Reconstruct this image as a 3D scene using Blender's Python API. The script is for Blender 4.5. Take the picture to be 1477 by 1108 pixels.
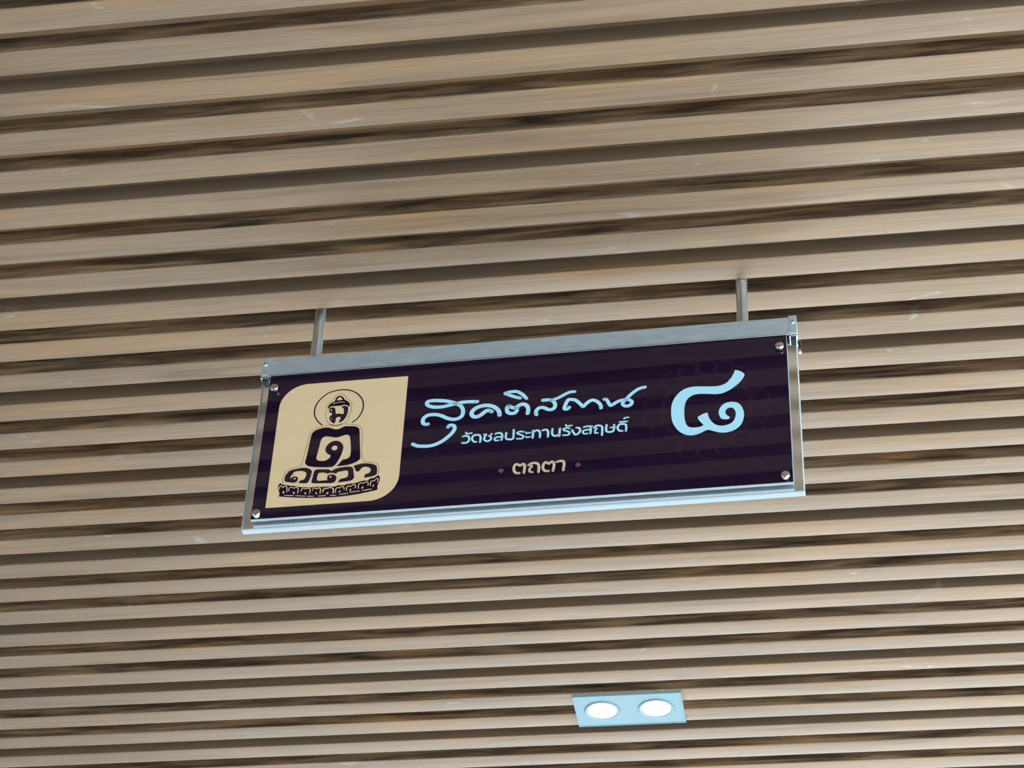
import bpy, bmesh, math, random
from mathutils import Matrix, Vector
from mathutils.geometry import tessellate_polygon

for o in list(bpy.data.objects):
    bpy.data.objects.remove(o)
scene = bpy.context.scene
COL = scene.collection
random.seed(8)

# ------------------------------------------------------------------ camera
EYE = 1.5                       # camera height above the floor
ROOF = EYE + 1.7815             # height of the slats' lower faces
th, ps, ro = math.radians(39.168), math.radians(-10.6236), math.radians(3.0571)
fwd = Vector((math.sin(ps) * math.cos(th), math.cos(ps) * math.cos(th), math.sin(th)))
r0 = Vector((math.cos(ps), -math.sin(ps), 0))
u0 = r0.cross(fwd)
rt = math.cos(ro) * r0 + math.sin(ro) * u0
up = -math.sin(ro) * r0 + math.cos(ro) * u0
cam_data = bpy.data.cameras.new('camera')
cam_data.sensor_fit = 'HORIZONTAL'
cam_data.sensor_width = 36
cam_data.lens = 77.52
cam_data.clip_start = 0.05
cam = bpy.data.objects.new('camera', cam_data)
M = Matrix((rt, up, -fwd)).transposed().to_4x4()
M.translation = Vector((0, 0, EYE))
cam.matrix_world = M
COL.objects.link(cam)
scene.camera = cam

# ------------------------------------------------------------------ light
world = bpy.data.worlds.new('sky')
scene.world = world
world.use_nodes = True
bg = world.node_tree.nodes['Background']
bg.inputs[0].default_value = (0.64, 0.825, 0.98, 1)
bg.inputs[1].default_value = 1.0

sun_data = bpy.data.lights.new('sun', 'SUN')
sun_data.energy = 1.05
sun_data.angle = math.radians(1.0)
sun_data.color = (1.0, 0.985, 0.97)
sun = bpy.data.objects.new('sun', sun_data)
sun.rotation_euler = Vector((-0.75, -0.25, -0.8)).to_track_quat('-Z', 'Y').to_euler()
sun.location = (8, 4, 9)
COL.objects.link(sun)

vs = scene.view_settings
vs.view_transform = 'Standard'
vs.look = 'None'
vs.gamma = 1
vs.use_curve_mapping = False
vs.exposure = 2.25

# ------------------------------------------------------------------ helpers
def tag(o, label=None, cat=None, kind=None, group=None):
    if label: o['label'] = label
    if cat: o['category'] = cat
    if kind: o['kind'] = kind
    if group: o['group'] = group
    return o

def link(name, me, mats, parent=None):
    o = bpy.data.objects.new(name, me)
    COL.objects.link(o)
    if not isinstance(mats, (list, tuple)): mats = [mats]
    if not me.materials:
        for m in mats: me.materials.append(m)
    if parent: o.parent = parent
    return o

def bm_obj(name, bm, mats, parent=None, smooth=False):
    bmesh.ops.recalc_face_normals(bm, faces=bm.faces[:])
    me = bpy.data.meshes.new(name)
    if smooth:
        for f in bm.faces: f.smooth = True
        for e in bm.edges:
            if len(e.link_faces) == 2 and e.calc_face_angle(0) > 0.6: e.smooth = False
    bm.to_mesh(me); bm.free()
    return link(name, me, mats, parent)

def box(bm, x0, x1, y0, y1, z0, z1, bevel=0.0, seg=2):
    r = bmesh.ops.create_cube(bm, size=1)
    vs_ = r['verts']
    for v in vs_:
        v.co = Vector((x0 + (v.co.x + .5) * (x1 - x0), y0 + (v.co.y + .5) * (y1 - y0), z0 + (v.co.z + .5) * (z1 - z0)))
    if bevel:
        es = list({e for v in vs_ for e in v.link_edges})
        bmesh.ops.bevel(bm, geom=es, offset=bevel, segments=seg, affect='EDGES', profile=0.5)
    return vs_

def lathe(bm, prof, axis, origin, n=32):
    """profile of (radius, height) turned about axis 'z' or '-y' at origin"""
    rings = []
    for r, hgt in prof:
        ring = []
        for i in range(n):
            a = 2 * math.pi * i / n
            c = (r * math.cos(a), r * math.sin(a))
            if axis == 'z': q = Vector((c[0], c[1], hgt))
            else: q = Vector((c[0], -hgt, c[1]))
            ring.append(bm.verts.new(Vector(origin) + q))
        rings.append(ring)
    for a, b in zip(rings, rings[1:]):
        for i in range(n):
            bm.faces.new((a[i], a[(i + 1) % n], b[(i + 1) % n], b[i]))
    bm.faces.new(rings[0]); bm.faces.new(rings[-1])

def new_mat(name):
    m = bpy.data.materials.new(name)
    m.use_nodes = True
    nt = m.node_tree
    return m, nt, nt.nodes['Principled BSDF']

def plain(name, col, rough=0.4, metal=0.0, trans=0.0, ior=1.45, spec=None):
    m, nt, b = new_mat(name)
    b.inputs['Base Color'].default_value = (*col, 1)
    b.inputs['Roughness'].default_value = rough
    b.inputs['Metallic'].default_value = metal
    b.inputs['Transmission Weight'].default_value = trans
    b.inputs['IOR'].default_value = ior
    if spec is not None: b.inputs['Specular IOR Level'].default_value = spec
    return m

def node(nt, kind, **kw):
    n = nt.nodes.new(kind)
    for k, v in kw.items():
        if k.startswith('i_'): n.inputs[k[2:].replace('_', ' ')].default_value = v
        else: setattr(n, k, v)
    return n

def ramp(nt, stops):
    n = nt.nodes.new('ShaderNodeValToRGB')
    cr = n.color_ramp
    while len(cr.elements) > 1: cr.elements.remove(cr.elements[-1])
    cr.elements[0].position = stops[0][0]; cr.elements[0].color = (*stops[0][1], 1)
    for p_, c in stops[1:]:
        e = cr.elements.new(p_); e.color = (*c, 1)
    return n

# ------------------------------------------------------------------ materials
def wood(name, stops, streak, contrast=1.0, scuff=0.5):
    """wood-print composite: long streaks along the slat, fine grain, a satin lacquer"""
    m, nt, b = new_mat(name)
    L = nt.links.new
    geo = node(nt, 'ShaderNodeNewGeometry')
    mp = node(nt, 'ShaderNodeMapping'); mp.inputs['Scale'].default_value = streak
    L(geo.outputs['Position'], mp.inputs['Vector'])
    n1 = node(nt, 'ShaderNodeTexNoise', i_Scale=1.0, i_Detail=5.0, i_Roughness=0.62, i_Distortion=0.5)
    L(mp.outputs['Vector'], n1.inputs['Vector'])
    cr = ramp(nt, stops); L(n1.outputs['Fac'], cr.inputs['Fac'])
    mp2 = node(nt, 'ShaderNodeMapping'); mp2.inputs['Scale'].default_value = (9, 420, 420)
    L(geo.outputs['Position'], mp2.inputs['Vector'])
    n2 = node(nt, 'ShaderNodeTexNoise', i_Scale=1.0, i_Detail=3.0, i_Roughness=0.6)
    L(mp2.outputs['Vector'], n2.inputs['Vector'])
    r2 = ramp(nt, [(0.3, (0.86, 0.85, 0.84)), (0.7, (1.1, 1.1, 1.1))]); L(n2.outputs['Fac'], r2.inputs['Fac'])
    mx = node(nt, 'ShaderNodeMix', data_type='RGBA', blend_type='MULTIPLY'); mx.inputs['Factor'].default_value = 1
    L(cr.outputs['Color'], mx.inputs['A']); L(r2.outputs['Color'], mx.inputs['B'])
    # broad patches: greyed tan against orange tan
    mp4 = node(nt, 'ShaderNodeMapping'); mp4.inputs['Scale'].default_value = (3.5, 24, 24); mp4.inputs['Location'].default_value = (7, 3, 1)
    L(geo.outputs['Position'], mp4.inputs['Vector'])
    n4 = node(nt, 'ShaderNodeTexNoise', i_Scale=1.0, i_Detail=3.0, i_Roughness=0.6)
    L(mp4.outputs['Vector'], n4.inputs['Vector'])
    r4 = ramp(nt, [(0.32, (0.95, 0.985, 1.03)), (0.52, (1.0, 1.0, 1.0)), (0.70, (1.15, 1.03, 0.83))]); L(n4.outputs['Fac'], r4.inputs['Fac'])
    mx4 = node(nt, 'ShaderNodeMix', data_type='RGBA', blend_type='MULTIPLY'); mx4.inputs['Factor'].default_value = 1
    L(mx.outputs['Result'], mx4.inputs['A']); L(r4.outputs['Color'], mx4.inputs['B'])
    mx = mx4
    # small pale plaster scuffs, few and far between
    mp3 = node(nt, 'ShaderNodeMapping'); mp3.inputs['Scale'].default_value = (11, 26, 26)
    L(geo.outputs['Position'], mp3.inputs['Vector'])
    n3 = node(nt, 'ShaderNodeTexNoise', i_Scale=1.0, i_Detail=4.0, i_Roughness=0.55, i_Distortion=1.2)
    L(mp3.outputs['Vector'], n3.inputs['Vector'])
    r3 = ramp(nt, [(0.675, (0, 0, 0)), (0.76, (scuff, scuff, scuff))]); L(n3.outputs['Fac'], r3.inputs['Fac'])
    mx3 = node(nt, 'ShaderNodeMix', data_type='RGBA')
    L(r3.outputs['Color'], mx3.inputs['Factor']); L(mx.outputs['Result'], mx3.inputs['A'])
    mx3.inputs['B'].default_value = (0.55, 0.53, 0.50, 1)
    L(mx3.outputs['Result'], b.inputs['Base Color'])
    b.inputs["Roughness"].default_value = 0.40
    b.inputs['Specular IOR Level'].default_value = 0.56
    bp = node(nt, 'ShaderNodeBump', i_Strength=0.06, i_Distance=0.0006)
    L(n2.outputs['Fac'], bp.inputs['Height']); L(bp.outputs['Normal'], b.inputs['Normal'])
    return m

FACE = [(0.24, (0.20, 0.122, 0.068)), (0.40, (0.295, 0.188, 0.110)), (0.52, (0.330, 0.218, 0.132)), (0.62, (0.350, 0.226, 0.128)), (0.76, (0.42, 0.258, 0.130))]
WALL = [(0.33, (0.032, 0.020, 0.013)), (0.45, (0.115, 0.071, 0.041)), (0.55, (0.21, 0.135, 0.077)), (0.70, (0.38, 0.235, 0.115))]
PLAIN = [(0.3, (0.16, 0.108, 0.069)), (0.7, (0.20, 0.137, 0.087))]
MAT = {
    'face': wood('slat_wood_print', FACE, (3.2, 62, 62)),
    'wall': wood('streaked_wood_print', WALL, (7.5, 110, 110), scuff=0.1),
    'edge': wood('plain_brown_edge', PLAIN, (1.5, 40, 40), scuff=0.2),
    'purple': plain('purple_print_gloss', (0.0125, 0.0045, 0.020), 0.03, ior=1.5),
    'mandala': plain('dim_plum_print', (0.040, 0.020, 0.038), 0.03, ior=1.5),
    'white': plain('white_print_blue_cast', (0.48, 0.84, 0.98), 0.05, ior=1.5),  # white letters; bluish daylight cast put into their base colour
    'gold': plain('gold_print_gloss', (0.86, 0.63, 0.37), 0.05, ior=1.5),
    'goldtext': plain('pale_gold_print', (0.70, 0.58, 0.36), 0.05, ior=1.5),
    'rose': plain('dusty_rose_print', (0.20, 0.075, 0.085), 0.05, ior=1.5),
    'line': plain('brown_line_print', (0.20, 0.13, 0.06), 0.05, ior=1.5),
    'chrome': plain('chrome', (0.82, 0.84, 0.86), 0.10, 1.0),
    'dark': plain('black_rubber', (0.01, 0.01, 0.012), 0.6),
    'frost': plain('polished_acrylic_edge', (0.66, 0.80, 0.88), 0.22, trans=0.35, ior=1.49),
    'backing': plain('pale_backing_film', (0.62, 0.64, 0.66), 0.4),
    'plaster': plain('grey_plaster', (0.46, 0.45, 0.44), 0.7),
    'panelling': plain('dark_panelling', (0.20, 0.18, 0.16), 0.6),
    'ring': plain('silver_enamel', (0.24, 0.36, 0.40), 0.3),
    'lampplate': plain('white_enamel_blue_cast', (0.225, 0.365, 0.415), 0.35),  # white plate with the bluish light on it mixed into its colour
}

def brushed(name, col, rough, aniso=0.0, axis='Z'):
    m, nt, b = new_mat(name)
    L = nt.links.new
    b.inputs['Metallic'].default_value = 1.0
    tc = node(nt, 'ShaderNodeTexCoord')
    mp = node(nt, 'ShaderNodeMapping'); mp.inputs['Scale'].default_value = (40, 160, 160)
    L(tc.outputs['Object'], mp.inputs['Vector'])
    n = node(nt, 'ShaderNodeTexNoise', i_Scale=1.0, i_Detail=4.0)
    L(mp.outputs['Vector'], n.inputs['Vector'])
    r = ramp(nt, [(0.3, tuple(c * 0.86 for c in col)), (0.7, col)]); L(n.outputs['Fac'], r.inputs['Fac'])
    L(r.outputs['Color'], b.inputs['Base Color'])
    b.inputs['Roughness'].default_value = rough
    if aniso:
        tg = node(nt, 'ShaderNodeTangent', direction_type='RADIAL', axis=axis)
        L(tg.outputs[0], b.inputs['Tangent'])
        b.inputs['Anisotropic'].default_value = aniso
        b.inputs['Anisotropic Rotation'].default_value = 0.25
    return m
MAT['rail'] = brushed('brushed_steel', (0.71, 0.83, 0.91), 0.60)
MAT['rod'] = brushed('polished_steel', (0.74, 0.82, 0.87), 0.26, 0.95)

def clear_acrylic():
    m = bpy.data.materials.new('clear_acrylic'); m.use_nodes = True
    b = m.node_tree.nodes['Principled BSDF']
    b.inputs['Base Color'].default_value = (0.93, 0.985, 1.0, 1)
    b.inputs['Transmission Weight'].default_value = 1.0
    b.inputs['Roughness'].default_value = 0.16
    b.inputs['IOR'].default_value = 1.49
    return m
MAT['acrylic'] = clear_acrylic()

def emitter(name, col, strength):
    m = bpy.data.materials.new(name); m.use_nodes = True
    nt = m.node_tree; nt.nodes.clear()
    e = nt.nodes.new('ShaderNodeEmission'); e.inputs[0].default_value = (*col, 1); e.inputs[1].default_value = strength
    o = nt.nodes.new('ShaderNodeOutputMaterial'); nt.links.new(e.outputs[0], o.inputs[0])
    return m
MAT['led'] = emitter('led_lens_glow', (1.0, 0.98, 0.95), 3.5)

def floor_mat():
    m, nt, b = new_mat('pale_floor_tile')
    L = nt.links.new
    geo = node(nt, 'ShaderNodeNewGeometry')
    br = node(nt, 'ShaderNodeTexBrick')
    br.offset = 0
    br.inputs['Scale'].default_value = 1.0
    br.inputs['Brick Width'].default_value = 0.6
    br.inputs['Row Height'].default_value = 0.6
    br.inputs['Mortar Size'].default_value = 0.004
    br.inputs['Color1'].default_value = (0.62, 0.61, 0.58, 1)
    br.inputs['Color2'].default_value = (0.58, 0.57, 0.545, 1)
    br.inputs['Mortar'].default_value = (0.3, 0.29, 0.28, 1)
    L(geo.outputs['Position'], br.inputs['Vector']); L(br.outputs['Color'], b.inputs['Base Color'])
    b.inputs['Roughness'].default_value = 0.35
    return m
MAT['floor'] = floor_mat()

# ------------------------------------------------------------------ setting
XL, XR = -2.62, 2.9
PITCH, GAP, DEPTH = 0.06, 0.0261, 0.0234
Y0 = 1.5002                     # far edge of slat number 0
N0, N1 = -80, 62

bm = bmesh.new()
box(bm, -14, 14, -12, 16, -0.12, 0.0)  # unseen floor, added to bounce daylight up onto the slats
tag(bm_obj('floor', bm, MAT['floor']), 'added pale grey tiled floor, unseen, bouncing light to the slatted ceiling', kind='structure')

bm = bmesh.new()
box(bm, -2.62, -2.5, -4, 9, 0.0, ROOF)  # unseen wall, added to hold back light on the slats' left side
tag(bm_obj('added_wall_left', bm, MAT['plaster']), 'added plain pale grey wall, unseen, dimming the left of the slatted ceiling', kind='structure')

bm = bmesh.new()
box(bm, -2.5, 0.3, -3.6, -3.48, 0.0, ROOF)  # unseen wall, added so the rods reflect a dark left half
tag(bm_obj('added_wall_back', bm, MAT['panelling']), 'added dark wall behind the viewer, unseen, for contrast in the rods', kind='structure')

# backing of the ceiling: one strip per groove, every third groove is the plain panel joint
bm = bmesh.new()
zc = ROOF + DEPTH
ya, yb = Y0 + (N0 - 1) * PITCH, Y0 + N1 * PITCH
top = [bm.verts.new((x, y, zc + 0.03)) for x, y in ((XL, ya), (XR, ya), (XR, yb), (XL, yb))]
bm.faces.new(top)
prev = None
for n in range(N0 - 1, N1 + 1):
    y = Y0 + n * PITCH
    cur = (bm.verts.new((XL, y, zc)), bm.verts.new((XR, y, zc)))
    if prev:
        f = bm.faces.new((prev[0], prev[1], cur[1], cur[0]))
        f.material_index = 1 if (n - 1) % 3 == 1 else 0
    prev = cur
me = bpy.data.meshes.new('ceiling'); bm.to_mesh(me); bm.free()
ceiling = tag(link('ceiling', me, [MAT['face'], MAT['edge']]), 'ceiling of long brown wood-print slats with dark grooves', kind='structure')

def slat_mesh(name, near):
    """one batten: rounded lower edges, wood print below, streaked or plain sides"""
    w = PITCH - GAP
    bv = 0.0014
    prof = [(-w, DEPTH)]
    for i in range(4):
        a = math.pi * 0.5 * i / 3
        prof.append((-w + bv - bv * math.cos(a), bv - bv * math.sin(a)))
    for i in range(4):
        a = math.pi * 0.5 * i / 3
        prof.append((-bv + bv * math.sin(a), bv - bv * math.cos(a)))
    prof.append((0, DEPTH))
    bm = bmesh.new()
    A = [bm.verts.new((XL, y, z)) for y, z in prof]
    B = [bm.verts.new((XR, y, z)) for y, z in prof]
    k = len(prof)
    for i in range(k):
        j = (i + 1) % k
        f = bm.faces.new((A[i], A[j], B[j], B[i]))
        if i == 0: f.material_index = 1
        elif i == k - 2: f.material_index = 2
        else: f.material_index = 0
        f.smooth = 0 < i < k - 2
    bm.faces.new(A); bm.faces.new(B)
    bmesh.ops.recalc_face_normals(bm, faces=bm.faces[:])
    me = bpy.data.meshes.new(name)
    bm.to_mesh(me); bm.free()
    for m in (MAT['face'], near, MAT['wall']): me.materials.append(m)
    return me
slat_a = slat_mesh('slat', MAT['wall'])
slat_b = slat_mesh('slat_at_joint', MAT['edge'])
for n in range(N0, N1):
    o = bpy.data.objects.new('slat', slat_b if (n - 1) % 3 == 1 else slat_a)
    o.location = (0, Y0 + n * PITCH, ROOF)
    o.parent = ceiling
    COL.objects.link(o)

# ------------------------------------------------------------------ outlines of the print, millimetres
SCRIPT = [[4.77,[[-110.4,-91.41],[-113.43,-91.46],[-116.28,-89.34],[-116.85,-85.91],[-115.78,-81.8],[-111.61,-78.39],[-105.56,-77.7],[-98.72,-78.77],[-93.15,-81.42],[-87.54,-84.9],[-82.03,-86.86],[-77.3,-87.14],[-72.69,-85.47],[-69.86,-81.95],[-69.13,-76.95],[-70.1,-71.78],[-73.06,-67.26],[-77.29,-64.3],[-83.57,-61.14],[-91.19,-58.52],[-98.74,-57.27],[-106.26,-56.54],[-111.67,-57.13],[-113.69,-59.49],[-112.66,-62.58],[-108.4,-65.38],[-102.2,-66.83],[-94.06,-66.93],[-87.36,-65.71],[-81.35,-64.33],[-76.66,-63.51],[-70.62,-62.56],[-63.19,-62.43],[-53.02,-63.25]]],[4.63,[[-85.72,-98.09],[-84.5,-96.11],[-82.17,-95.74],[-79.43,-96.59],[-77.8,-99.25],[-78.36,-103.37],[-81.09,-108.12],[-85.79,-113.51],[-91.51,-118.37],[-98.62,-122.27],[-105.87,-124.09],[-114.59,-123.87],[-121.38,-122.67],[-126.28,-119.73]]],[5.14,[[-34.93,-79.97],[-37.7,-78.19],[-41.06,-78.12],[-44.29,-80.76],[-48.14,-84.18],[-52.08,-85.91],[-55.79,-85.55],[-58.44,-82.35],[-58.51,-78.55],[-56.04,-74.57],[-51.48,-71.62],[-45.5,-70.08],[-39.43,-70.24],[-33.27,-72.53],[-28.37,-76.8],[-25.8,-81.68],[-25.28,-85.94]]],[4.85,[[-14.45,-73.33],[-16.39,-75.0],[-16.74,-79.19],[-15.24,-83.12],[-11.28,-84.92],[-6.97,-84.33],[-4.91,-80.74],[-5.92,-77.28],[-8.95,-76.73],[-12.02,-75.42],[-14.45,-73.33]]],[4.99,[[-6.24,-77.67],[-3.04,-74.18],[1.24,-72.31],[5.65,-73.92],[8.14,-78.21],[8.64,-82.46],[7.99,-86.6]]],[4.26,[[-1.81,-62.87],[-6.93,-60.84],[-13.09,-57.95],[-17.92,-55.34],[-19.99,-54.12],[-16.68,-52.91],[-11.32,-52.15],[-5.91,-52.68],[-1.78,-55.22],[1.71,-58.54],[4.53,-62.22],[5.94,-64.05]]],[4.57,[[18.66,-89.57],[17.96,-87.23],[18.45,-83.36],[20.93,-80.33],[24.53,-79.5],[28.19,-80.7],[31.88,-83.02],[35.52,-83.69],[38.58,-82.36],[40.3,-79.26],[39.91,-74.96],[38.0,-71.5],[34.56,-69.2],[30.4,-68.79],[25.73,-68.8]]],[4.0,[[34.57,-69.53],[38.7,-68.94],[42.8,-67.37],[47.9,-64.58],[53.0,-61.46],[57.62,-59.6],[62.79,-59.45]]],[4.34,[[57.16,-82.51],[55.14,-84.41],[52.58,-84.68],[51.25,-83.25],[51.94,-80.05],[53.61,-74.98],[55.83,-70.94],[59.45,-70.96],[63.61,-72.02],[67.29,-75.33],[70.47,-79.23],[73.38,-82.77],[75.64,-80.38],[78.99,-76.85],[82.55,-74.58],[85.63,-74.55],[89.27,-76.54],[92.41,-80.11],[94.27,-83.87],[94.32,-86.8]]],[4.23,[[98.23,-74.47],[100.55,-75.02],[102.66,-79.14],[104.24,-82.55],[105.8,-84.33],[108.85,-82.67],[112.41,-80.09],[116.48,-78.2],[120.57,-77.62],[124.15,-77.32],[127.74,-78.32],[130.32,-80.85],[129.83,-84.38],[126.79,-86.68],[123.21,-86.86],[120.13,-84.74],[119.84,-81.46],[122.12,-78.42],[125.16,-74.8],[128.71,-70.58],[133.8,-65.84],[138.91,-62.4],[145.56,-60.76]]]]
SMALL = [[2.53,[[-67.6,-113.94],[-65.13,-113.24],[-62.11,-113.52],[-59.98,-115.89],[-59.67,-119.65],[-61.11,-122.62],[-63.56,-123.51],[-67.57,-123.26]]],[1.98,[[-63.91,-108.18],[-63.46,-109.97],[-60.29,-110.13],[-57.06,-109.81]]],[2.53,[[-51.09,-123.23],[-53.62,-122.69],[-55.76,-120.01],[-55.96,-116.26],[-54.1,-113.64],[-50.64,-112.9],[-47.58,-113.93],[-46.17,-117.17],[-46.19,-121.51],[-46.57,-123.95]]],[2.31,[[-42.37,-113.3],[-39.61,-113.55],[-41.2,-116.7],[-41.78,-120.06],[-40.15,-122.69],[-37.13,-123.46],[-34.46,-121.97],[-33.64,-118.33],[-36.26,-115.73]]],[2.09,[[-34.99,-116.22],[-33.24,-113.09]]],[2.53,[[-28.63,-113.52],[-25.69,-112.55],[-22.67,-113.14],[-20.81,-115.8],[-20.64,-119.53],[-21.22,-123.19]]],[2.2,[[-21.17,-118.87],[-25.42,-118.47],[-28.86,-119.39],[-29.49,-121.81],[-27.67,-123.53],[-24.69,-123.49]]],[2.53,[[-15.95,-113.14],[-16.42,-119.3],[-15.3,-122.19],[-12.28,-123.28],[-8.81,-123.1],[-7.42,-120.76],[-7.39,-109.59]]],[2.2,[[4.35,-113.67],[0.84,-112.84],[-2.59,-113.95],[-2.52,-115.82],[0.52,-117.34],[3.57,-119.17],[4.17,-121.7],[2.25,-123.38],[-3.21,-123.18]]],[1.98,[[7.12,-114.54],[7.92,-116.04],[11.87,-115.61]]],[1.98,[[7.1,-120.61],[8.15,-122.2],[12.1,-121.82]]],[2.75,[[15.5,-113.15],[15.37,-123.36]]],[2.53,[[16.31,-115.09],[18.72,-113.14],[21.7,-113.42],[23.53,-116.07],[23.88,-119.2],[23.78,-123.64]]],[2.53,[[26.66,-113.58],[29.61,-112.92],[32.11,-113.78],[33.2,-116.98],[33.3,-120.08],[33.17,-123.77]]],[2.53,[[38.26,-112.49],[37.93,-118.03],[38.77,-121.2],[41.29,-123.17],[44.72,-122.37],[46.39,-120.37]]],[2.75,[[46.92,-112.8],[46.34,-123.76]]],[2.2,[[58.29,-113.62],[54.82,-112.8],[51.39,-113.72],[51.44,-115.58],[54.44,-117.1],[57.69,-118.95],[58.25,-121.47],[56.32,-123.14],[50.65,-123.05]]],[1.98,[[53.7,-107.85],[54.5,-109.85],[60.66,-109.63]]],[2.53,[[61.21,-116.37],[62.52,-119.58],[65.07,-123.21],[68.0,-122.56],[70.15,-119.68],[70.57,-116.63],[69.29,-114.03],[66.32,-113.44]]],[2.2,[[74.69,-113.42],[78.61,-112.55],[84.52,-112.98]]],[2.53,[[82.32,-113.71],[83.12,-117.18],[82.5,-123.29]]],[2.2,[[82.65,-117.88],[78.22,-117.65],[74.31,-118.83],[74.13,-121.9],[76.37,-123.22],[79.31,-123.18]]],[2.53,[[86.77,-115.36],[88.95,-113.09],[92.37,-112.48],[95.59,-114.02],[96.39,-117.81],[96.14,-127.02]]],[2.09,[[87.12,-115.58],[89.75,-116.88],[88.32,-119.21],[87.87,-121.94],[88.63,-123.25],[91.33,-123.5]]],[2.53,[[101.22,-112.7],[100.81,-118.84],[101.34,-121.66],[103.81,-123.12],[107.24,-123.13],[109.65,-120.9],[110.05,-113.22]]],[1.98,[[105.69,-116.83],[111.57,-117.07]]],[2.53,[[119.7,-123.07],[116.52,-122.46],[114.53,-119.81],[114.49,-115.8],[116.91,-113.25],[120.33,-112.95],[123.28,-114.16],[124.19,-117.33],[123.85,-123.45]]],[2.09,[[116.38,-109.79],[124.95,-109.67]]],[1.98,[[121.83,-105.66],[121.97,-104.25],[126.87,-103.84]]]]
GOLDTEXT = [[3.08,[[1.53,-173.16],[-2.31,-172.45],[-4.75,-168.66],[-4.6,-163.03],[-2.42,-160.21],[1.07,-161.65],[2.62,-162.26],[5.6,-160.36],[7.61,-162.99],[7.42,-167.86],[7.02,-173.27]]],[3.08,[[12.17,-162.64],[15.53,-160.58],[20.09,-160.33],[23.21,-162.49],[24.11,-166.52],[23.97,-173.55]]],[2.57,[[12.95,-162.9],[16.06,-164.68],[13.88,-167.5],[13.35,-171.67],[16.9,-173.21]]],[3.08,[[35.34,-173.15],[31.15,-172.4],[28.89,-168.36],[29.33,-163.23],[31.52,-160.41],[34.61,-162.0],[36.15,-162.61],[38.73,-160.11],[41.07,-161.92],[41.58,-166.2],[40.65,-173.15]]],[3.08,[[44.84,-160.85],[48.23,-159.93],[52.05,-160.74],[53.28,-164.43],[53.0,-168.16],[52.53,-173.27]]]]
DIAMOND = [[[-23.5,-167.76],[-20.0,-164.02],[-16.16,-167.84],[-19.65,-171.76]],[[65.7,-167.22],[69.39,-163.42],[73.26,-167.33],[69.56,-171.13]]]
NUMERAL = [[[250.69,-45.6],[256.22,-47.72],[261.27,-52.88],[259.95,-57.9],[255.83,-64.17],[250.14,-69.76],[242.88,-75.18],[235.68,-78.56],[228.53,-79.39],[219.02,-78.15],[209.48,-77.21],[202.31,-77.84],[196.7,-81.38],[193.07,-87.14],[191.4,-96.11],[191.08,-106.19],[192.03,-116.34],[194.34,-122.56],[198.26,-125.43],[204.15,-125.98],[209.67,-125.2],[213.23,-123.34],[209.75,-118.51],[207.44,-114.79],[206.3,-111.16],[211.47,-107.63],[217.03,-105.65],[217.96,-106.54],[218.91,-111.86],[221.57,-118.13],[226.19,-123.56],[232.42,-126.14],[238.7,-125.74],[244.63,-123.3],[248.25,-118.66],[249.98,-111.81],[249.7,-106.76],[247.83,-102.56],[244.72,-100.74],[241.16,-101.41],[238.74,-104.2],[238.11,-108.17],[239.78,-111.34],[243.24,-114.68],[241.23,-117.29],[234.56,-116.66],[232.26,-113.63],[230.56,-107.44],[231.69,-101.51],[234.95,-96.27],[240.14,-93.23],[246.47,-92.62],[252.73,-94.75],[256.93,-100.41],[259.1,-107.66],[259.16,-114.69],[257.14,-123.49],[252.69,-130.04],[246.34,-134.41],[238.49,-136.35],[231.47,-135.7],[225.24,-133.43],[219.01,-130.86],[215.87,-131.06],[210.34,-134.03],[204.82,-136.19],[198.54,-136.9],[192.27,-135.32],[186.01,-130.76],[180.92,-123.8],[177.41,-114.95],[176.03,-104.75],[176.31,-93.65],[178.35,-84.69],[182.38,-76.91],[188.01,-70.8],[195.24,-66.89],[203.24,-65.84],[214.4,-66.74],[225.54,-67.63],[233.51,-67.09],[239.93,-64.13],[244.83,-58.45],[248.56,-51.6]]]
HALO = [[1.65,[[-239.45,-80.72],[-243.95,-75.9],[-248.0,-69.83],[-250.03,-63.94],[-250.62,-58.16],[-249.89,-51.07],[-247.11,-44.14],[-242.5,-38.1],[-236.64,-32.89],[-229.39,-29.98],[-221.38,-28.95],[-214.4,-29.42],[-207.25,-31.79],[-200.49,-36.43],[-195.34,-42.7],[-192.17,-49.48],[-191.03,-56.03],[-191.56,-63.12],[-193.59,-69.32],[-197.06,-75.38],[-202.34,-80.18]]]]
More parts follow.
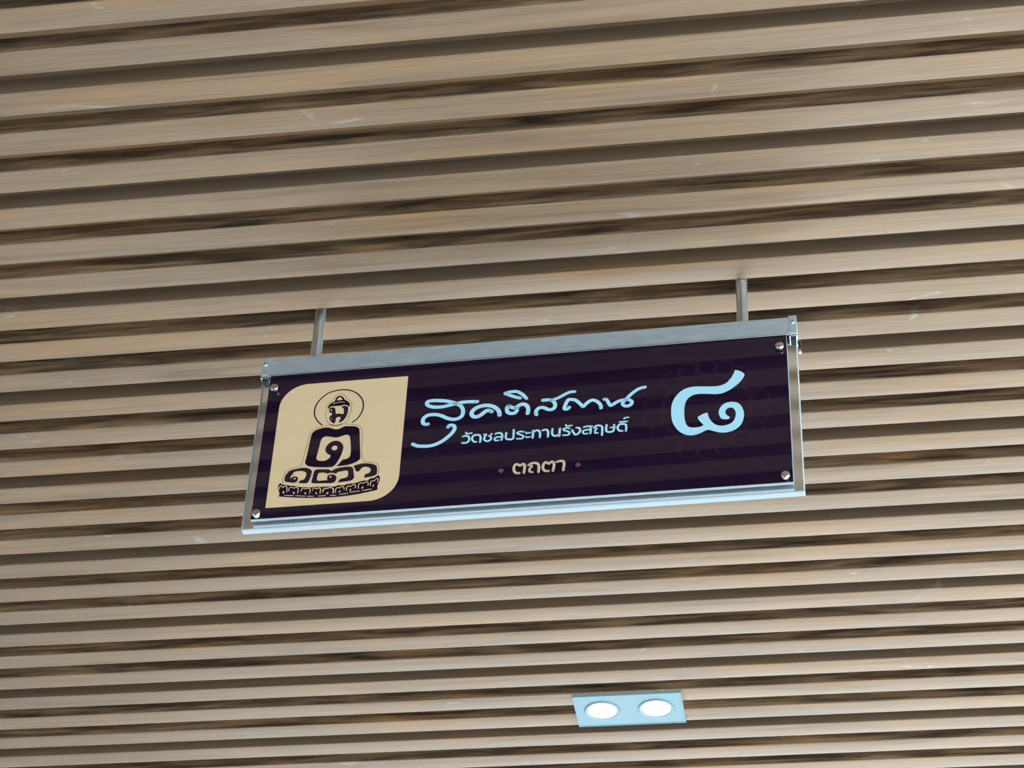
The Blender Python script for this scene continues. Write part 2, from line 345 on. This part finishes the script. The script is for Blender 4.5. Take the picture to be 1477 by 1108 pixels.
OUTLINE = [[0.58,[[-231.21,-77.1],[-230.65,-79.99],[-231.92,-81.64],[-236.95,-82.93],[-245.33,-84.97],[-250.18,-88.05],[-252.35,-92.07],[-253.45,-96.79],[-254.52,-105.8],[-255.73,-116.16],[-257.29,-128.51],[-258.06,-137.41],[-257.83,-136.81],[-259.22,-139.97],[-264.91,-141.84],[-272.55,-143.85],[-276.22,-146.2],[-278.2,-150.48],[-278.85,-155.75],[-278.88,-159.89],[-277.25,-163.57]]],[0.58,[[-231.18,-77.46],[-233.53,-76.88],[-234.95,-71.07],[-236.52,-63.8],[-236.51,-60.95],[-235.89,-58.5],[-236.42,-55.95],[-236.26,-51.66],[-234.58,-48.24],[-230.27,-45.06],[-228.5,-42.35],[-227.32,-39.58],[-224.2,-35.91],[-220.22,-35.22],[-215.97,-37.44],[-213.34,-40.95],[-212.5,-43.91],[-208.23,-46.48],[-205.88,-50.3],[-205.49,-54.63],[-206.03,-58.16],[-205.42,-61.79],[-206.48,-65.96],[-207.69,-71.53],[-208.97,-76.37],[-211.36,-78.27],[-211.46,-80.38],[-209.02,-82.03],[-202.63,-83.33],[-196.25,-84.64],[-191.35,-88.62],[-189.48,-93.72],[-188.38,-104.91],[-187.45,-118.91],[-186.55,-129.36],[-185.26,-134.65],[-183.43,-138.98],[-180.14,-140.47],[-172.7,-142.32],[-168.21,-143.91],[-165.57,-146.51],[-164.69,-151.32],[-163.97,-160.22]]]]
FIGURE = [[[-234.4,-56.42],[-234.45,-53.55],[-233.16,-50.23],[-230.18,-47.65],[-227.11,-45.93],[-226.12,-41.71],[-224.5,-39.27],[-221.17,-37.86],[-217.51,-39.95],[-215.3,-43.91],[-212.82,-45.88],[-209.82,-48.47],[-207.88,-52.1],[-208.24,-55.79],[-209.71,-54.79],[-212.16,-53.12],[-215.9,-52.48],[-219.04,-53.32],[-223.17,-53.49],[-228.25,-53.29],[-231.43,-53.84],[-233.04,-56.27]],[[-232.73,-59.44],[-232.49,-57.18],[-230.82,-55.33],[-228.06,-55.31],[-225.63,-56.69],[-224.74,-60.21],[-224.11,-65.41],[-220.23,-65.21],[-216.47,-66.14],[-214.39,-66.34],[-214.4,-61.2],[-215.42,-57.68],[-218.41,-55.1],[-215.74,-54.21],[-212.96,-54.36],[-210.06,-55.9],[-209.29,-59.41],[-209.33,-63.97],[-210.25,-69.01],[-211.73,-72.85],[-214.13,-76.59],[-217.15,-78.57],[-220.04,-79.43],[-218.69,-76.72],[-217.27,-72.32],[-218.33,-70.8],[-220.66,-70.41],[-222.82,-71.79],[-223.3,-74.02],[-223.21,-77.43],[-224.4,-79.3],[-226.25,-79.13],[-228.81,-76.33],[-230.7,-73.32],[-231.21,-70.43],[-230.33,-67.66],[-228.35,-66.71],[-228.91,-63.24],[-231.5,-62.71]],[[-254.27,-135.68],[-253.78,-129.51],[-252.64,-118.52],[-251.78,-104.65],[-250.56,-94.24],[-248.68,-90.2],[-244.96,-87.37],[-238.28,-85.53],[-231.45,-85.11],[-226.7,-86.96],[-221.96,-88.82],[-217.42,-88.54],[-214.16,-86.73],[-210.88,-85.27],[-203.99,-85.78],[-197.63,-86.87],[-193.97,-89.68],[-192.33,-94.05],[-191.24,-104.65],[-189.73,-118.7],[-188.06,-132.67],[-188.72,-136.74],[-192.38,-139.85],[-198.33,-142.4],[-205.51,-143.82],[-215.59,-144.29],[-212.6,-140.1],[-209.11,-135.25],[-204.69,-134.27],[-201.51,-132.15],[-200.24,-127.43],[-200.83,-117.69],[-202.35,-107.11],[-203.72,-101.4],[-205.63,-99.12],[-209.1,-98.45],[-215.18,-100.33],[-219.06,-101.37],[-224.26,-100.54],[-230.13,-98.81],[-234.1,-98.93],[-237.03,-101.11],[-238.55,-105.87],[-239.43,-114.16],[-240.68,-124.47],[-241.33,-129.25],[-239.84,-132.84],[-235.7,-134.59],[-230.61,-134.7],[-226.85,-132.63],[-224.34,-129.4],[-224.57,-126.96],[-227.56,-125.31],[-230.44,-121.93],[-231.59,-117.66],[-230.47,-112.89],[-226.93,-108.34],[-222.02,-106.14],[-216.85,-106.82],[-212.54,-110.36],[-210.09,-115.45],[-210.14,-121.0],[-211.93,-129.14],[-214.63,-136.48],[-217.52,-141.72],[-220.63,-144.53],[-225.11,-144.81],[-233.64,-144.05],[-245.1,-142.35],[-250.98,-140.11]],[[-273.89,-147.29],[-270.43,-145.22],[-263.73,-143.73],[-257.45,-142.8],[-252.0,-143.41],[-247.9,-145.14],[-245.16,-148.05],[-244.67,-150.47],[-245.48,-156.91],[-246.65,-162.11],[-248.28,-165.21],[-251.63,-165.8],[-259.3,-164.66],[-257.48,-161.17],[-254.12,-160.58],[-251.94,-158.11],[-250.96,-153.47],[-251.51,-150.46],[-253.92,-148.46],[-258.46,-147.17],[-263.34,-147.34],[-266.65,-148.53],[-267.13,-150.86],[-269.1,-153.06],[-269.58,-155.38],[-269.11,-157.49],[-266.93,-155.02],[-264.04,-154.57],[-261.19,-156.12],[-260.53,-159.13],[-261.72,-162.57],[-264.99,-163.93],[-270.5,-162.69],[-275.04,-161.41],[-276.69,-158.9],[-276.39,-153.6],[-275.3,-150.14],[-273.48,-148.82]],[[-243.81,-163.82],[-242.86,-156.82],[-242.11,-149.79],[-240.41,-147.27],[-237.53,-146.75],[-228.19,-147.46],[-224.22,-148.11],[-222.11,-149.78],[-220.58,-150.51],[-218.79,-148.89],[-215.52,-147.4],[-208.81,-146.22],[-201.06,-145.84],[-197.07,-146.97],[-195.11,-149.8],[-194.15,-155.21],[-193.13,-161.19],[-193.6,-164.09],[-196.28,-166.49],[-202.98,-167.38],[-211.63,-168.09],[-209.63,-163.57],[-203.95,-162.0],[-201.19,-160.48],[-200.53,-157.0],[-201.15,-152.82],[-203.47,-151.43],[-209.24,-152.1],[-213.08,-152.65],[-215.03,-155.14],[-218.83,-153.5],[-222.76,-153.16],[-225.58,-154.21],[-227.66,-152.84],[-232.15,-151.85],[-236.48,-152.36],[-237.14,-155.55],[-237.59,-160.83],[-235.88,-163.33],[-230.51,-163.51],[-224.69,-163.43],[-225.49,-160.12],[-224.37,-156.68],[-221.57,-155.45],[-218.1,-156.05],[-214.97,-158.39],[-214.07,-161.71],[-214.81,-165.17],[-217.0,-167.62],[-221.32,-168.13],[-228.66,-167.49],[-238.43,-166.93],[-242.91,-165.96]],[[-195.27,-145.35],[-190.53,-143.99],[-184.81,-142.72],[-178.95,-143.07],[-172.5,-144.71],[-168.45,-146.85],[-166.89,-149.35],[-166.16,-155.91],[-166.4,-160.01],[-169.61,-162.08],[-175.29,-163.34],[-181.03,-164.01],[-180.27,-158.79],[-176.72,-157.92],[-174.48,-155.76],[-173.85,-152.87],[-175.45,-150.07],[-178.99,-148.28],[-182.87,-148.23],[-185.63,-150.05],[-186.83,-152.9],[-190.1,-154.38],[-191.67,-153.06],[-193.51,-148.76]],[[-281.26,-162.63],[-278.56,-164.93],[-271.5,-167.02],[-264.01,-168.55],[-256.97,-170.63],[-250.06,-171.52],[-244.15,-172.32],[-238.36,-171.94],[-230.52,-172.62],[-225.72,-172.73],[-220.84,-173.15],[-215.0,-173.36],[-211.24,-172.23],[-203.95,-172.57],[-200.68,-171.39],[-192.04,-170.67],[-187.77,-169.87],[-185.92,-168.86],[-179.73,-167.94],[-175.84,-168.28],[-174.12,-165.79],[-169.36,-165.03],[-166.18,-162.67],[-164.36,-161.36],[-162.46,-163.88],[-161.94,-168.61],[-162.91,-173.21],[-164.02,-177.19],[-163.54,-180.15],[-164.51,-182.97],[-171.59,-184.4],[-183.42,-186.58],[-200.09,-188.34],[-214.5,-188.86],[-224.17,-188.61],[-237.7,-188.06],[-252.37,-186.69],[-267.14,-184.67],[-281.51,-182.28],[-280.4,-179.16],[-281.67,-174.37],[-283.25,-168.94],[-282.91,-165.44]]]
NECK = [[1.27,[[-229.03,-81.13],[-225.92,-82.55],[-221.74,-83.23],[-217.7,-82.48],[-213.94,-81.14]]]]
DETAILP = [[[-220.98,-39.9],[-218.67,-42.43],[-217.55,-44.56],[-220.29,-44.87],[-224.45,-44.75],[-223.74,-42.52]]]
DOTS = [[-229.99,-59.25,1.1],[-228.37,-72.29,0.75],[-230.0,-64.85,1.2],[-220.43,-116.94,3.49],[-264.41,-158.02,1.08],[-221.22,-159.02,1.19],[-276.12,-176.01,0.86],[-275.73,-177.34,0.97],[-263.59,-177.97,0.81],[-263.04,-179.01,0.92],[-249.45,-179.77,0.81],[-249.07,-181.08,0.92],[-236.61,-180.58,0.76],[-236.12,-182.08,0.86],[-222.6,-181.78,0.81],[-222.98,-182.91,1.08],[-208.22,-181.25,0.81],[-208.87,-182.07,0.81],[-195.58,-179.71,0.81],[-196.2,-180.83,0.86],[-181.32,-177.45,0.81],[-182.02,-178.84,0.86],[-168.48,-175.64,0.76],[-169.3,-177.32,0.81]]
DETAILS = [[0.69,[[-228.58,-49.81],[-225.48,-48.51],[-220.0,-47.94],[-214.88,-48.56]]],[0.95,[[-281.26,-171.47],[-281.16,-167.95],[-279.29,-167.23],[-277.05,-169.77],[-275.31,-167.86],[-272.71,-169.27],[-271.94,-176.37]]],[0.95,[[-269.61,-175.4],[-269.57,-171.3],[-267.27,-170.03],[-264.15,-171.77],[-261.33,-170.84],[-258.72,-172.53],[-258.49,-179.28]]],[0.95,[[-254.63,-176.69],[-254.23,-173.5],[-252.36,-172.78],[-249.82,-173.88],[-246.48,-173.29],[-244.09,-175.26],[-244.22,-181.09]]],[0.95,[[-241.46,-177.24],[-240.54,-174.39],[-238.67,-173.67],[-236.59,-175.02],[-233.77,-174.1],[-231.67,-175.74],[-231.76,-182.16]]],[1.27,[[-228.36,-180.39],[-228.22,-176.9],[-225.95,-175.34],[-223.51,-175.55],[-220.21,-174.67],[-217.16,-176.1],[-215.91,-179.13],[-216.03,-182.91]]],[0.95,[[-213.44,-182.26],[-213.21,-177.03],[-210.94,-175.47],[-208.93,-176.23],[-206.69,-174.38],[-204.17,-175.47],[-203.36,-179.04]]],[0.95,[[-200.57,-180.45],[-200.27,-175.81],[-198.49,-174.21],[-196.0,-175.01],[-192.83,-172.65],[-190.05,-174.06],[-190.44,-177.82]]],[0.95,[[-186.75,-178.73],[-186.29,-172.93],[-183.8,-171.1],[-181.32,-171.9],[-177.61,-170.17],[-175.27,-172.13],[-175.46,-175.62]]],[0.95,[[-172.55,-175.87],[-172.27,-170.64],[-170.47,-169.04],[-168.48,-169.8],[-165.86,-166.51],[-163.87,-167.27],[-164.46,-171.9]]],[0.85,[[-274.34,-181.14],[-263.47,-182.65]]],[0.85,[[-260.53,-182.9],[-249.18,-184.75]]],[0.85,[[-246.24,-185.0],[-238.43,-185.67]]],[0.85,[[-233.57,-185.79],[-224.86,-185.95]]],[0.85,[[-219.07,-186.43],[-212.81,-186.39]]],[0.85,[[-208.05,-185.63],[-198.74,-184.68]]],[0.85,[[-196.2,-183.45],[-184.72,-182.69]]],[0.85,[[-181.13,-182.41],[-170.92,-180.97]]]]

# ------------------------------------------------------------------ hanging sign
# local frame: x along the sign, y away from the viewer, z up; origin at the top centre of the printed face
YAW = -0.0208
sign = bpy.data.objects.new('hanging_sign', None)
sign.location = (-0.35955, 1.98259, 3.18379)
sign.rotation_euler = (0, 0, YAW)
COL.objects.link(sign)
tag(sign, 'dark purple acrylic sign with white script, hung from ceiling slats on two steel rods', 'sign')
PW, PH, PT = 0.3118, 0.2130, 0.0046          # printed sheet: half width, height, thickness
AY = PT + 0.0009                             # front of the clear sheet
AT = 0.0095                                  # its thickness
MID = AY + AT / 2                            # rods stand over the middle of the clear sheet

def sheet(name, x, y0, y1, z0, z1, front, edge, bevel, back=None):
    bm = bmesh.new()
    box(bm, -x, x, y0, y1, z0, z1, bevel, 1)
    bm.normal_update()
    for f in bm.faces:
        if f.normal.y < -0.9: f.material_index = 0
        elif f.normal.y > 0.9: f.material_index = 2 if back else 0
        else: f.material_index = 1
    return bm_obj(name, bm, [front, edge] + ([back] if back else []), sign)

clear = sheet('clear_acrylic_sheet', 0.3235, AY, AY + AT, -0.2230, 0.012, MAT['acrylic'], MAT['frost'], 0.0013)
clear['label'] = 'clear acrylic sheet with bright polished edges'
panel = sheet('printed_panel', PW, 0.0, PT, -PH, 0.0022, MAT['purple'], MAT['frost'], 0.0004)
panel['label'] = 'glossy dark purple printed acrylic panel'
back = sheet('back_panel', PW, AY + AT + 0.0009, AY + AT + 0.0009 + PT, -PH, 0.0022, MAT['backing'], MAT['frost'], 0.0004, MAT['purple'])

# U-shaped steel rail
ra, rb = -0.0014, 2 * MID + 0.0014
bm = bmesh.new()
sec = [(ra, 0.0012), (ra, 0.0270), (rb, 0.0270), (rb, 0.0012), (rb - 0.0010, 0.0012), (rb - 0.0010, 0.0255), (ra + 0.0010, 0.0255), (ra + 0.0010, 0.0012)]
A = [bm.verts.new((-0.3146, y, z)) for y, z in sec]
B = [bm.verts.new((0.3146, y, z)) for y, z in sec]
for i in range(8):
    j = (i + 1) % 8
    bm.faces.new((A[i], A[j], B[j], B[i]))
for q in (A, B):
    bm.faces.new((q[0], q[1], q[6], q[7])); bm.faces.new((q[1], q[2], q[5], q[6])); bm.faces.new((q[2], q[3], q[4], q[5]))
rail = bm_obj('rail', bm, MAT['rail'], sign)
rail['label'] = 'brushed steel top rail'
# steel lip along the rail's lower edge
bm = bmesh.new(); box(bm, -0.3146, 0.3146, ra - 0.0007, ra + 0.0006, 0.0004, 0.0022, 0.0004, 1)
bm_obj('rail_lip', bm, MAT['chrome'], rail)

def end_cap(s):
    bm = bmesh.new()
    x0, x1 = sorted((s * 0.3147, s * 0.3240))
    box(bm, x0, x1, ra - 0.0004, rb + 0.0004, 0.0022, 0.0296, 0.0006, 2)
    c = bm_obj('end_cap', bm, MAT['rail'], sign)
    bm = bmesh.new()
    lathe(bm, [(0.0026, 0.0), (0.0026, 0.0008), (0.0017, 0.0017), (0.0006, 0.0019)], '-y', (s * 0.3196, ra - 0.0004, 0.0190), 20)
    bm_obj('screw', bm, MAT['chrome'], c, True)
    # clip that grips the clear sheet below the cap
    bm = bmesh.new()
    box(bm, x0, x1, ra + 0.0010, rb - 0.0010, -0.0010, 0.0022, 0.0004, 1)
    bm_obj('clip', bm, MAT['chrome'], c)
    bm = bmesh.new()
    box(bm, x0 + .0014, x1 - .0014, ra + 0.0026, rb - 0.0026, -0.0031, -0.0010, 0.0, 1)
    bm_obj('gasket', bm, MAT['dark'], c)
    return c
end_cap(-1)
right_cap = end_cap(1)
# bracket tab that sticks out behind the right end
bm = bmesh.new()
box(bm, 0.3240, 0.3275, MID + 0.004, MID + 0.0085, -0.0135, 0.0040, 0.0006, 1)
bm_obj('bracket_tab', bm, MAT['chrome'], right_cap)
bm = bmesh.new()
box(bm, 0.3242, 0.3272, MID + 0.0025, MID + 0.0041, -0.0075, 0.0010, 0.0, 1)
bm_obj('bracket_slot', bm, MAT['dark'], right_cap)

ROD = 0.0070
for x in (-0.2615, 0.2605):
    bm = bmesh.new()
    ztop = ROOF + DEPTH - sign.location.z
    lathe(bm, [(ROD, 0.0270), (ROD, ztop)], 'z', (x, MID, 0), 40)
    o = bm_obj('rod', bm, MAT['rod'], sign, True)
    o['label'] = 'polished steel hanging rod'

for x, z in ((-0.3034, -0.0205), (0.3032, -0.0180), (-0.3040, -0.2070), (0.3032, -0.2055)):
    bm = bmesh.new()
    R = 0.0051
    lathe(bm, [(R * .62, 0.0), (R * .62, 0.0012), (R, 0.0014), (R, 0.0052), (R * .93, 0.0060), (R * .78, 0.0065), (R * .2, 0.0067)], '-y', (x, 0.0, z), 32)
    o = bm_obj('cap_screw', bm, MAT['chrome'], sign, True)
    o['label'] = 'chrome cap screw'

# ------------------------------------------------------------------ print on the panel (millimetres in the sign's frame)
def catmull(pts, sub=5, closed=False, keep=None):
    n = len(pts)
    P = [Vector(p) for p in pts]
    out = []
    rng = n if closed else n - 1
    def sharp(i):
        if not closed and (i == 0 or i == n - 1): return False
        a = P[i] - P[i - 1]; b = P[(i + 1) % n] - P[i]
        if a.length < 1e-6 or b.length < 1e-6: return True
        return a.angle(b) > math.radians(62)
    for i in range(rng):
        p1, p2 = P[i], P[(i + 1) % n]
        p0 = P[i - 1] if (closed or i > 0) else p1
        p3 = P[(i + 2) % n] if (closed or i + 2 < n) else p2
        if closed:
            if sharp(i): p0 = p1
            if sharp((i + 1) % n): p3 = p2
        for k in range(sub):
            t = k / sub
            out.append(0.5 * ((2 * p1) + (p2 - p0) * t + (2 * p0 - 5 * p1 + 4 * p2 - p3) * t * t + (3 * p1 - p0 - 3 * p2 + p3) * t ** 3))
    if not closed: out.append(P[-1])
    return out

LAYER = 0.00012
def put(bm, q, layer):
    return bm.verts.new((q.x * 0.001, -LAYER * layer, q.y * 0.001))

def ribbon(bm, pts, w, layer, cap=8):
    c = catmull(pts) if len(pts) > 2 else [Vector(pts[0]), Vector(pts[1])]
    h = w / 2
    Ls, Rs = [], []
    n = len(c)
    for i in range(n):
        d = (c[min(i + 1, n - 1)] - c[max(i - 1, 0)])
        d = d.normalized() if d.length > 1e-9 else Vector((1, 0))
        nr = Vector((-d.y, d.x))
        Ls.append(put(bm, c[i] + nr * h, layer)); Rs.append(put(bm, c[i] - nr * h, layer))
    for i in range(n - 1):
        bm.faces.new((Ls[i], Rs[i], Rs[i + 1], Ls[i + 1]))
    for e in (c[0], c[-1]): disc(bm, e, h, layer, 14)

def disc(bm, c, r, layer, n=20):
    bm.faces.new([put(bm, Vector((c[0] + r * math.cos(2 * math.pi * i / n), c[1] + r * math.sin(2 * math.pi * i / n))), layer) for i in range(n)])

def ring(bm, c, r, w, layer, n=40):
    a = [put(bm, Vector((c[0] + (r - w / 2) * math.cos(2 * math.pi * i / n), c[1] + (r - w / 2) * math.sin(2 * math.pi * i / n))), layer) for i in range(n)]
    b = [put(bm, Vector((c[0] + (r + w / 2) * math.cos(2 * math.pi * i / n), c[1] + (r + w / 2) * math.sin(2 * math.pi * i / n))), layer) for i in range(n)]
    for i in range(n):
        j = (i + 1) % n
        bm.faces.new((a[i], a[j], b[j], b[i]))

def polygon(bm, pts, layer, sub=3):
    c = catmull(pts, sub, True) if sub > 1 else [Vector(p) for p in pts]
    vsx = [put(bm, q, layer) for q in c]
    for tri in tessellate_polygon([[Vector((q.x, q.y, 0)) for q in c]]):
        try: bm.faces.new([vsx[k] for k in tri])
        except ValueError: pass

def printed(name, mat, label, build):
    bm = bmesh.new()
    build(bm)
    for f in bm.faces:
        f.normal_update()
        if f.normal.y > 0: f.normal_flip()
    me = bpy.data.meshes.new(name); bm.to_mesh(me); bm.free()
    o = link(name, me, mat, panel)
    if label: o['label'] = label
    return o

MC = (217.0, -99.6)
def mandala(bm):
    for k in range(18):
        a = math.radians(20 * k + 10)
        c = (MC[0] + 62.5 * math.cos(a), MC[1] + 62.5 * math.sin(a))
        ring(bm, c, 9.6, 0.5, 1); ring(bm, c, 11.4, 0.4, 1)
    for r, w in ((50.5, 0.6), (48.4, 0.4), (53.0, 0.4)): ring(bm, MC, r, w, 1, 90)
    for k in range(18):
        a = math.radians(20 * k)
        ring(bm, (MC[0] + 38 * math.cos(a), MC[1] + 38 * math.sin(a)), 8.0, 0.35, 1)
    for k in range(18):
        a = math.radians(20 * k)
        b1 = (MC[0] + 15 * math.cos(a), MC[1] + 15 * math.sin(a)); b2 = (MC[0] + 26 * math.cos(a), MC[1] + 26 * math.sin(a))
        ribbon(bm, [b1, b2], 0.4, 1)
printed('mandala', MAT['mandala'], 'faint ring pattern behind the numeral', mandala)

def gold_plate(bm):
    x0, x1, z0, z1, r = -295.3, -139.5, -197.6, -15.5, 34.0
    c = [Vector((x0, z0))]
    for i in range(17):
        a = math.pi - math.pi / 2 * i / 16
        c.append(Vector((x0 + r + r * math.cos(a), z1 - r + r * math.sin(a))))
    c.append(Vector((x1, z1)))
    for i in range(17):
        a = -math.pi / 2 * i / 16
        c.append(Vector((x1 - r + r * math.cos(a), z0 + r + r * math.sin(a))))
    f = bm.faces.new([put(bm, q, 1) for q in c])
    bmesh.ops.triangulate(bm, faces=[f])
printed('emblem_plate', MAT['gold'], 'gold leaf-shaped field of the emblem', gold_plate)
printed('emblem_outline', MAT['line'], 'thin brown outline around the seated figure', lambda bm: [ribbon(bm, q, w * 1.0, 2) for w, q in OUTLINE])
def figure(bm):
    for q in FIGURE: polygon(bm, q, 3)
    for w, q in HALO + NECK: ribbon(bm, q, w, 3)
printed('emblem_figure', MAT['purple'], 'dark seated meditating figure formed of letters', figure)
for x, z, r in DOTS: printed('gold_dot', MAT['gold'], None, lambda bm: disc(bm, (x, z), r, 4))
for w, q in DETAILS: printed('gold_line', MAT['gold'], None, lambda bm: ribbon(bm, q, w, 4))
for q in DETAILP: printed('topknot_light', MAT['gold'], None, lambda bm: polygon(bm, q, 4, 2))
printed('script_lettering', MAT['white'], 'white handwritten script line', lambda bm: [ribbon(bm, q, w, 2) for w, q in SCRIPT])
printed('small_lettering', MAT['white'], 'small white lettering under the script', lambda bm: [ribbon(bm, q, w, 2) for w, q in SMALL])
printed('gold_lettering', MAT['goldtext'], 'gold four-letter word', lambda bm: [ribbon(bm, q, w, 2) for w, q in GOLDTEXT])
for q in DIAMOND: printed('diamond', MAT['rose'], 'dusty rose diamond', lambda bm: polygon(bm, q, 2, 1))
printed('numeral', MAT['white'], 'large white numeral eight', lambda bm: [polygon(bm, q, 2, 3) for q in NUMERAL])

# ------------------------------------------------------------------ recessed twin downlight
lamp = bpy.data.objects.new('ceiling_downlight', None)
lamp.location = (-0.3415, 2.9545, ROOF)
COL.objects.link(lamp)
tag(lamp, 'white rectangular twin downlight with two glowing lamps, set in the slatted ceiling', 'ceiling light')
HX, HY, PL = 0.0830, 0.0433, 0.0035
CX = 0.0420
RO, RI = 0.0280, 0.0216
bm = bmesh.new()
NS = 48
# plate with two round openings: two square halves, each bridged to its circle
for s in (-1, 1):
    x0, x1 = (0, HX) if s > 0 else (-HX, 0)
    cx = s * CX
    per, cir = [], []
    for i in range(NS):
        a = 2 * math.pi * i / NS
        d = Vector((math.cos(a), math.sin(a)))
        tx = ((x1 - cx) if d.x > 0 else (x0 - cx)) / d.x if abs(d.x) > 1e-9 else 1e9
        ty = (HY if d.y > 0 else -HY) / d.y if abs(d.y) > 1e-9 else 1e9
        t = min(tx, ty)
        per.append(Vector((cx + d.x * t, d.y * t))); cir.append(Vector((cx + d.x * RO, d.y * RO)))
    P_ = [bm.verts.new((q.x, q.y, -PL)) for q in per]; C_ = [bm.verts.new((q.x, q.y, -PL)) for q in cir]
    D_ = [bm.verts.new((q.x, q.y, -0.0002)) for q in cir]
    for i in range(NS):
        j = (i + 1) % NS
        bm.faces.new((P_[i], P_[j], C_[j], C_[i])); bm.faces.new((C_[i], C_[j], D_[j], D_[i]))
    # true corners
    for sy in (-1, 1):
        k = [v for v in P_ if abs(abs(v.co.y) - HY) < 1e-6 and v.co.y * sy > 0]
        for xs in (x0, x1):
            near = min(k, key=lambda v: abs(v.co.x - xs))
            side = [v for v in P_ if abs(v.co.x - xs) < 1e-6 and v.co.y * sy > 0]
            if side and abs(near.co.x - xs) > 1e-6:
                sv = max(side, key=lambda v: v.co.y * sy)
                cv_ = bm.verts.new((xs, HY * sy, -PL))
                bm.faces.new((near, cv_, sv))
for f in bm.faces:
    f.normal_update()
    if abs(f.normal.z) > 0.5 and f.normal.z > 0: f.normal_flip()
# rim
rimv = []
for x, y in ((-HX, -HY), (HX, -HY), (HX, HY), (-HX, HY)):
    rimv.append((bm.verts.new((x, y, -PL)), bm.verts.new((x, y, 0.0))))
for i in range(4):
    j = (i + 1) % 4
    bm.faces.new((rimv[i][0], rimv[j][0], rimv[j][1], rimv[i][1]))
me = bpy.data.meshes.new('plate'); bm.to_mesh(me); bm.free()
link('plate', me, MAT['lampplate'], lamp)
bm = bmesh.new()
e = 0.0012
for a in ((-HX - e, HX + e, -HY - e, -HY), (-HX - e, HX + e, HY, HY + e), (-HX - e, -HX, -HY, HY), (HX, HX + e, -HY, HY)):
    box(bm, a[0], a[1], a[2], a[3], -PL - 0.0008, 0.0)
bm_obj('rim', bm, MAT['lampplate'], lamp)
for s in (-1, 1):
    bm = bmesh.new()
    n = 48
    prof = [(RO, -0.0005), (RO - 0.0006, -PL - 0.0016), (RI + 0.0036, -PL - 0.0016), (RI + 0.0024, -PL - 0.0002), (RI + 0.0006, -PL - 0.0002), (RI, -0.0004)]
    rings = [[bm.verts.new((s * CX + r * math.cos(2 * math.pi * i / n), r * math.sin(2 * math.pi * i / n), z)) for i in range(n)] for r, z in prof]
    for a, b in zip(rings, rings[1:]):
        for i in range(n): bm.faces.new((a[i], a[(i + 1) % n], b[(i + 1) % n], b[i]))
    tr = bm_obj('trim_ring', bm, MAT['ring'], lamp, True)
    bm = bmesh.new()
    prof = [(0.0002, -0.0026), (RI * .4, -0.0025), (RI * .75, -0.0019), (RI * .995, -0.0008)]
    rings = [[bm.verts.new((s * CX + r * math.cos(2 * math.pi * i / n), r * math.sin(2 * math.pi * i / n), z)) for i in range(n)] for r, z in prof]
    for a, b in zip(rings, rings[1:]):
        for i in range(n): bm.faces.new((a[i], a[(i + 1) % n], b[(i + 1) % n], b[i]))
    bm_obj('lens', bm, MAT['led'], tr, True)
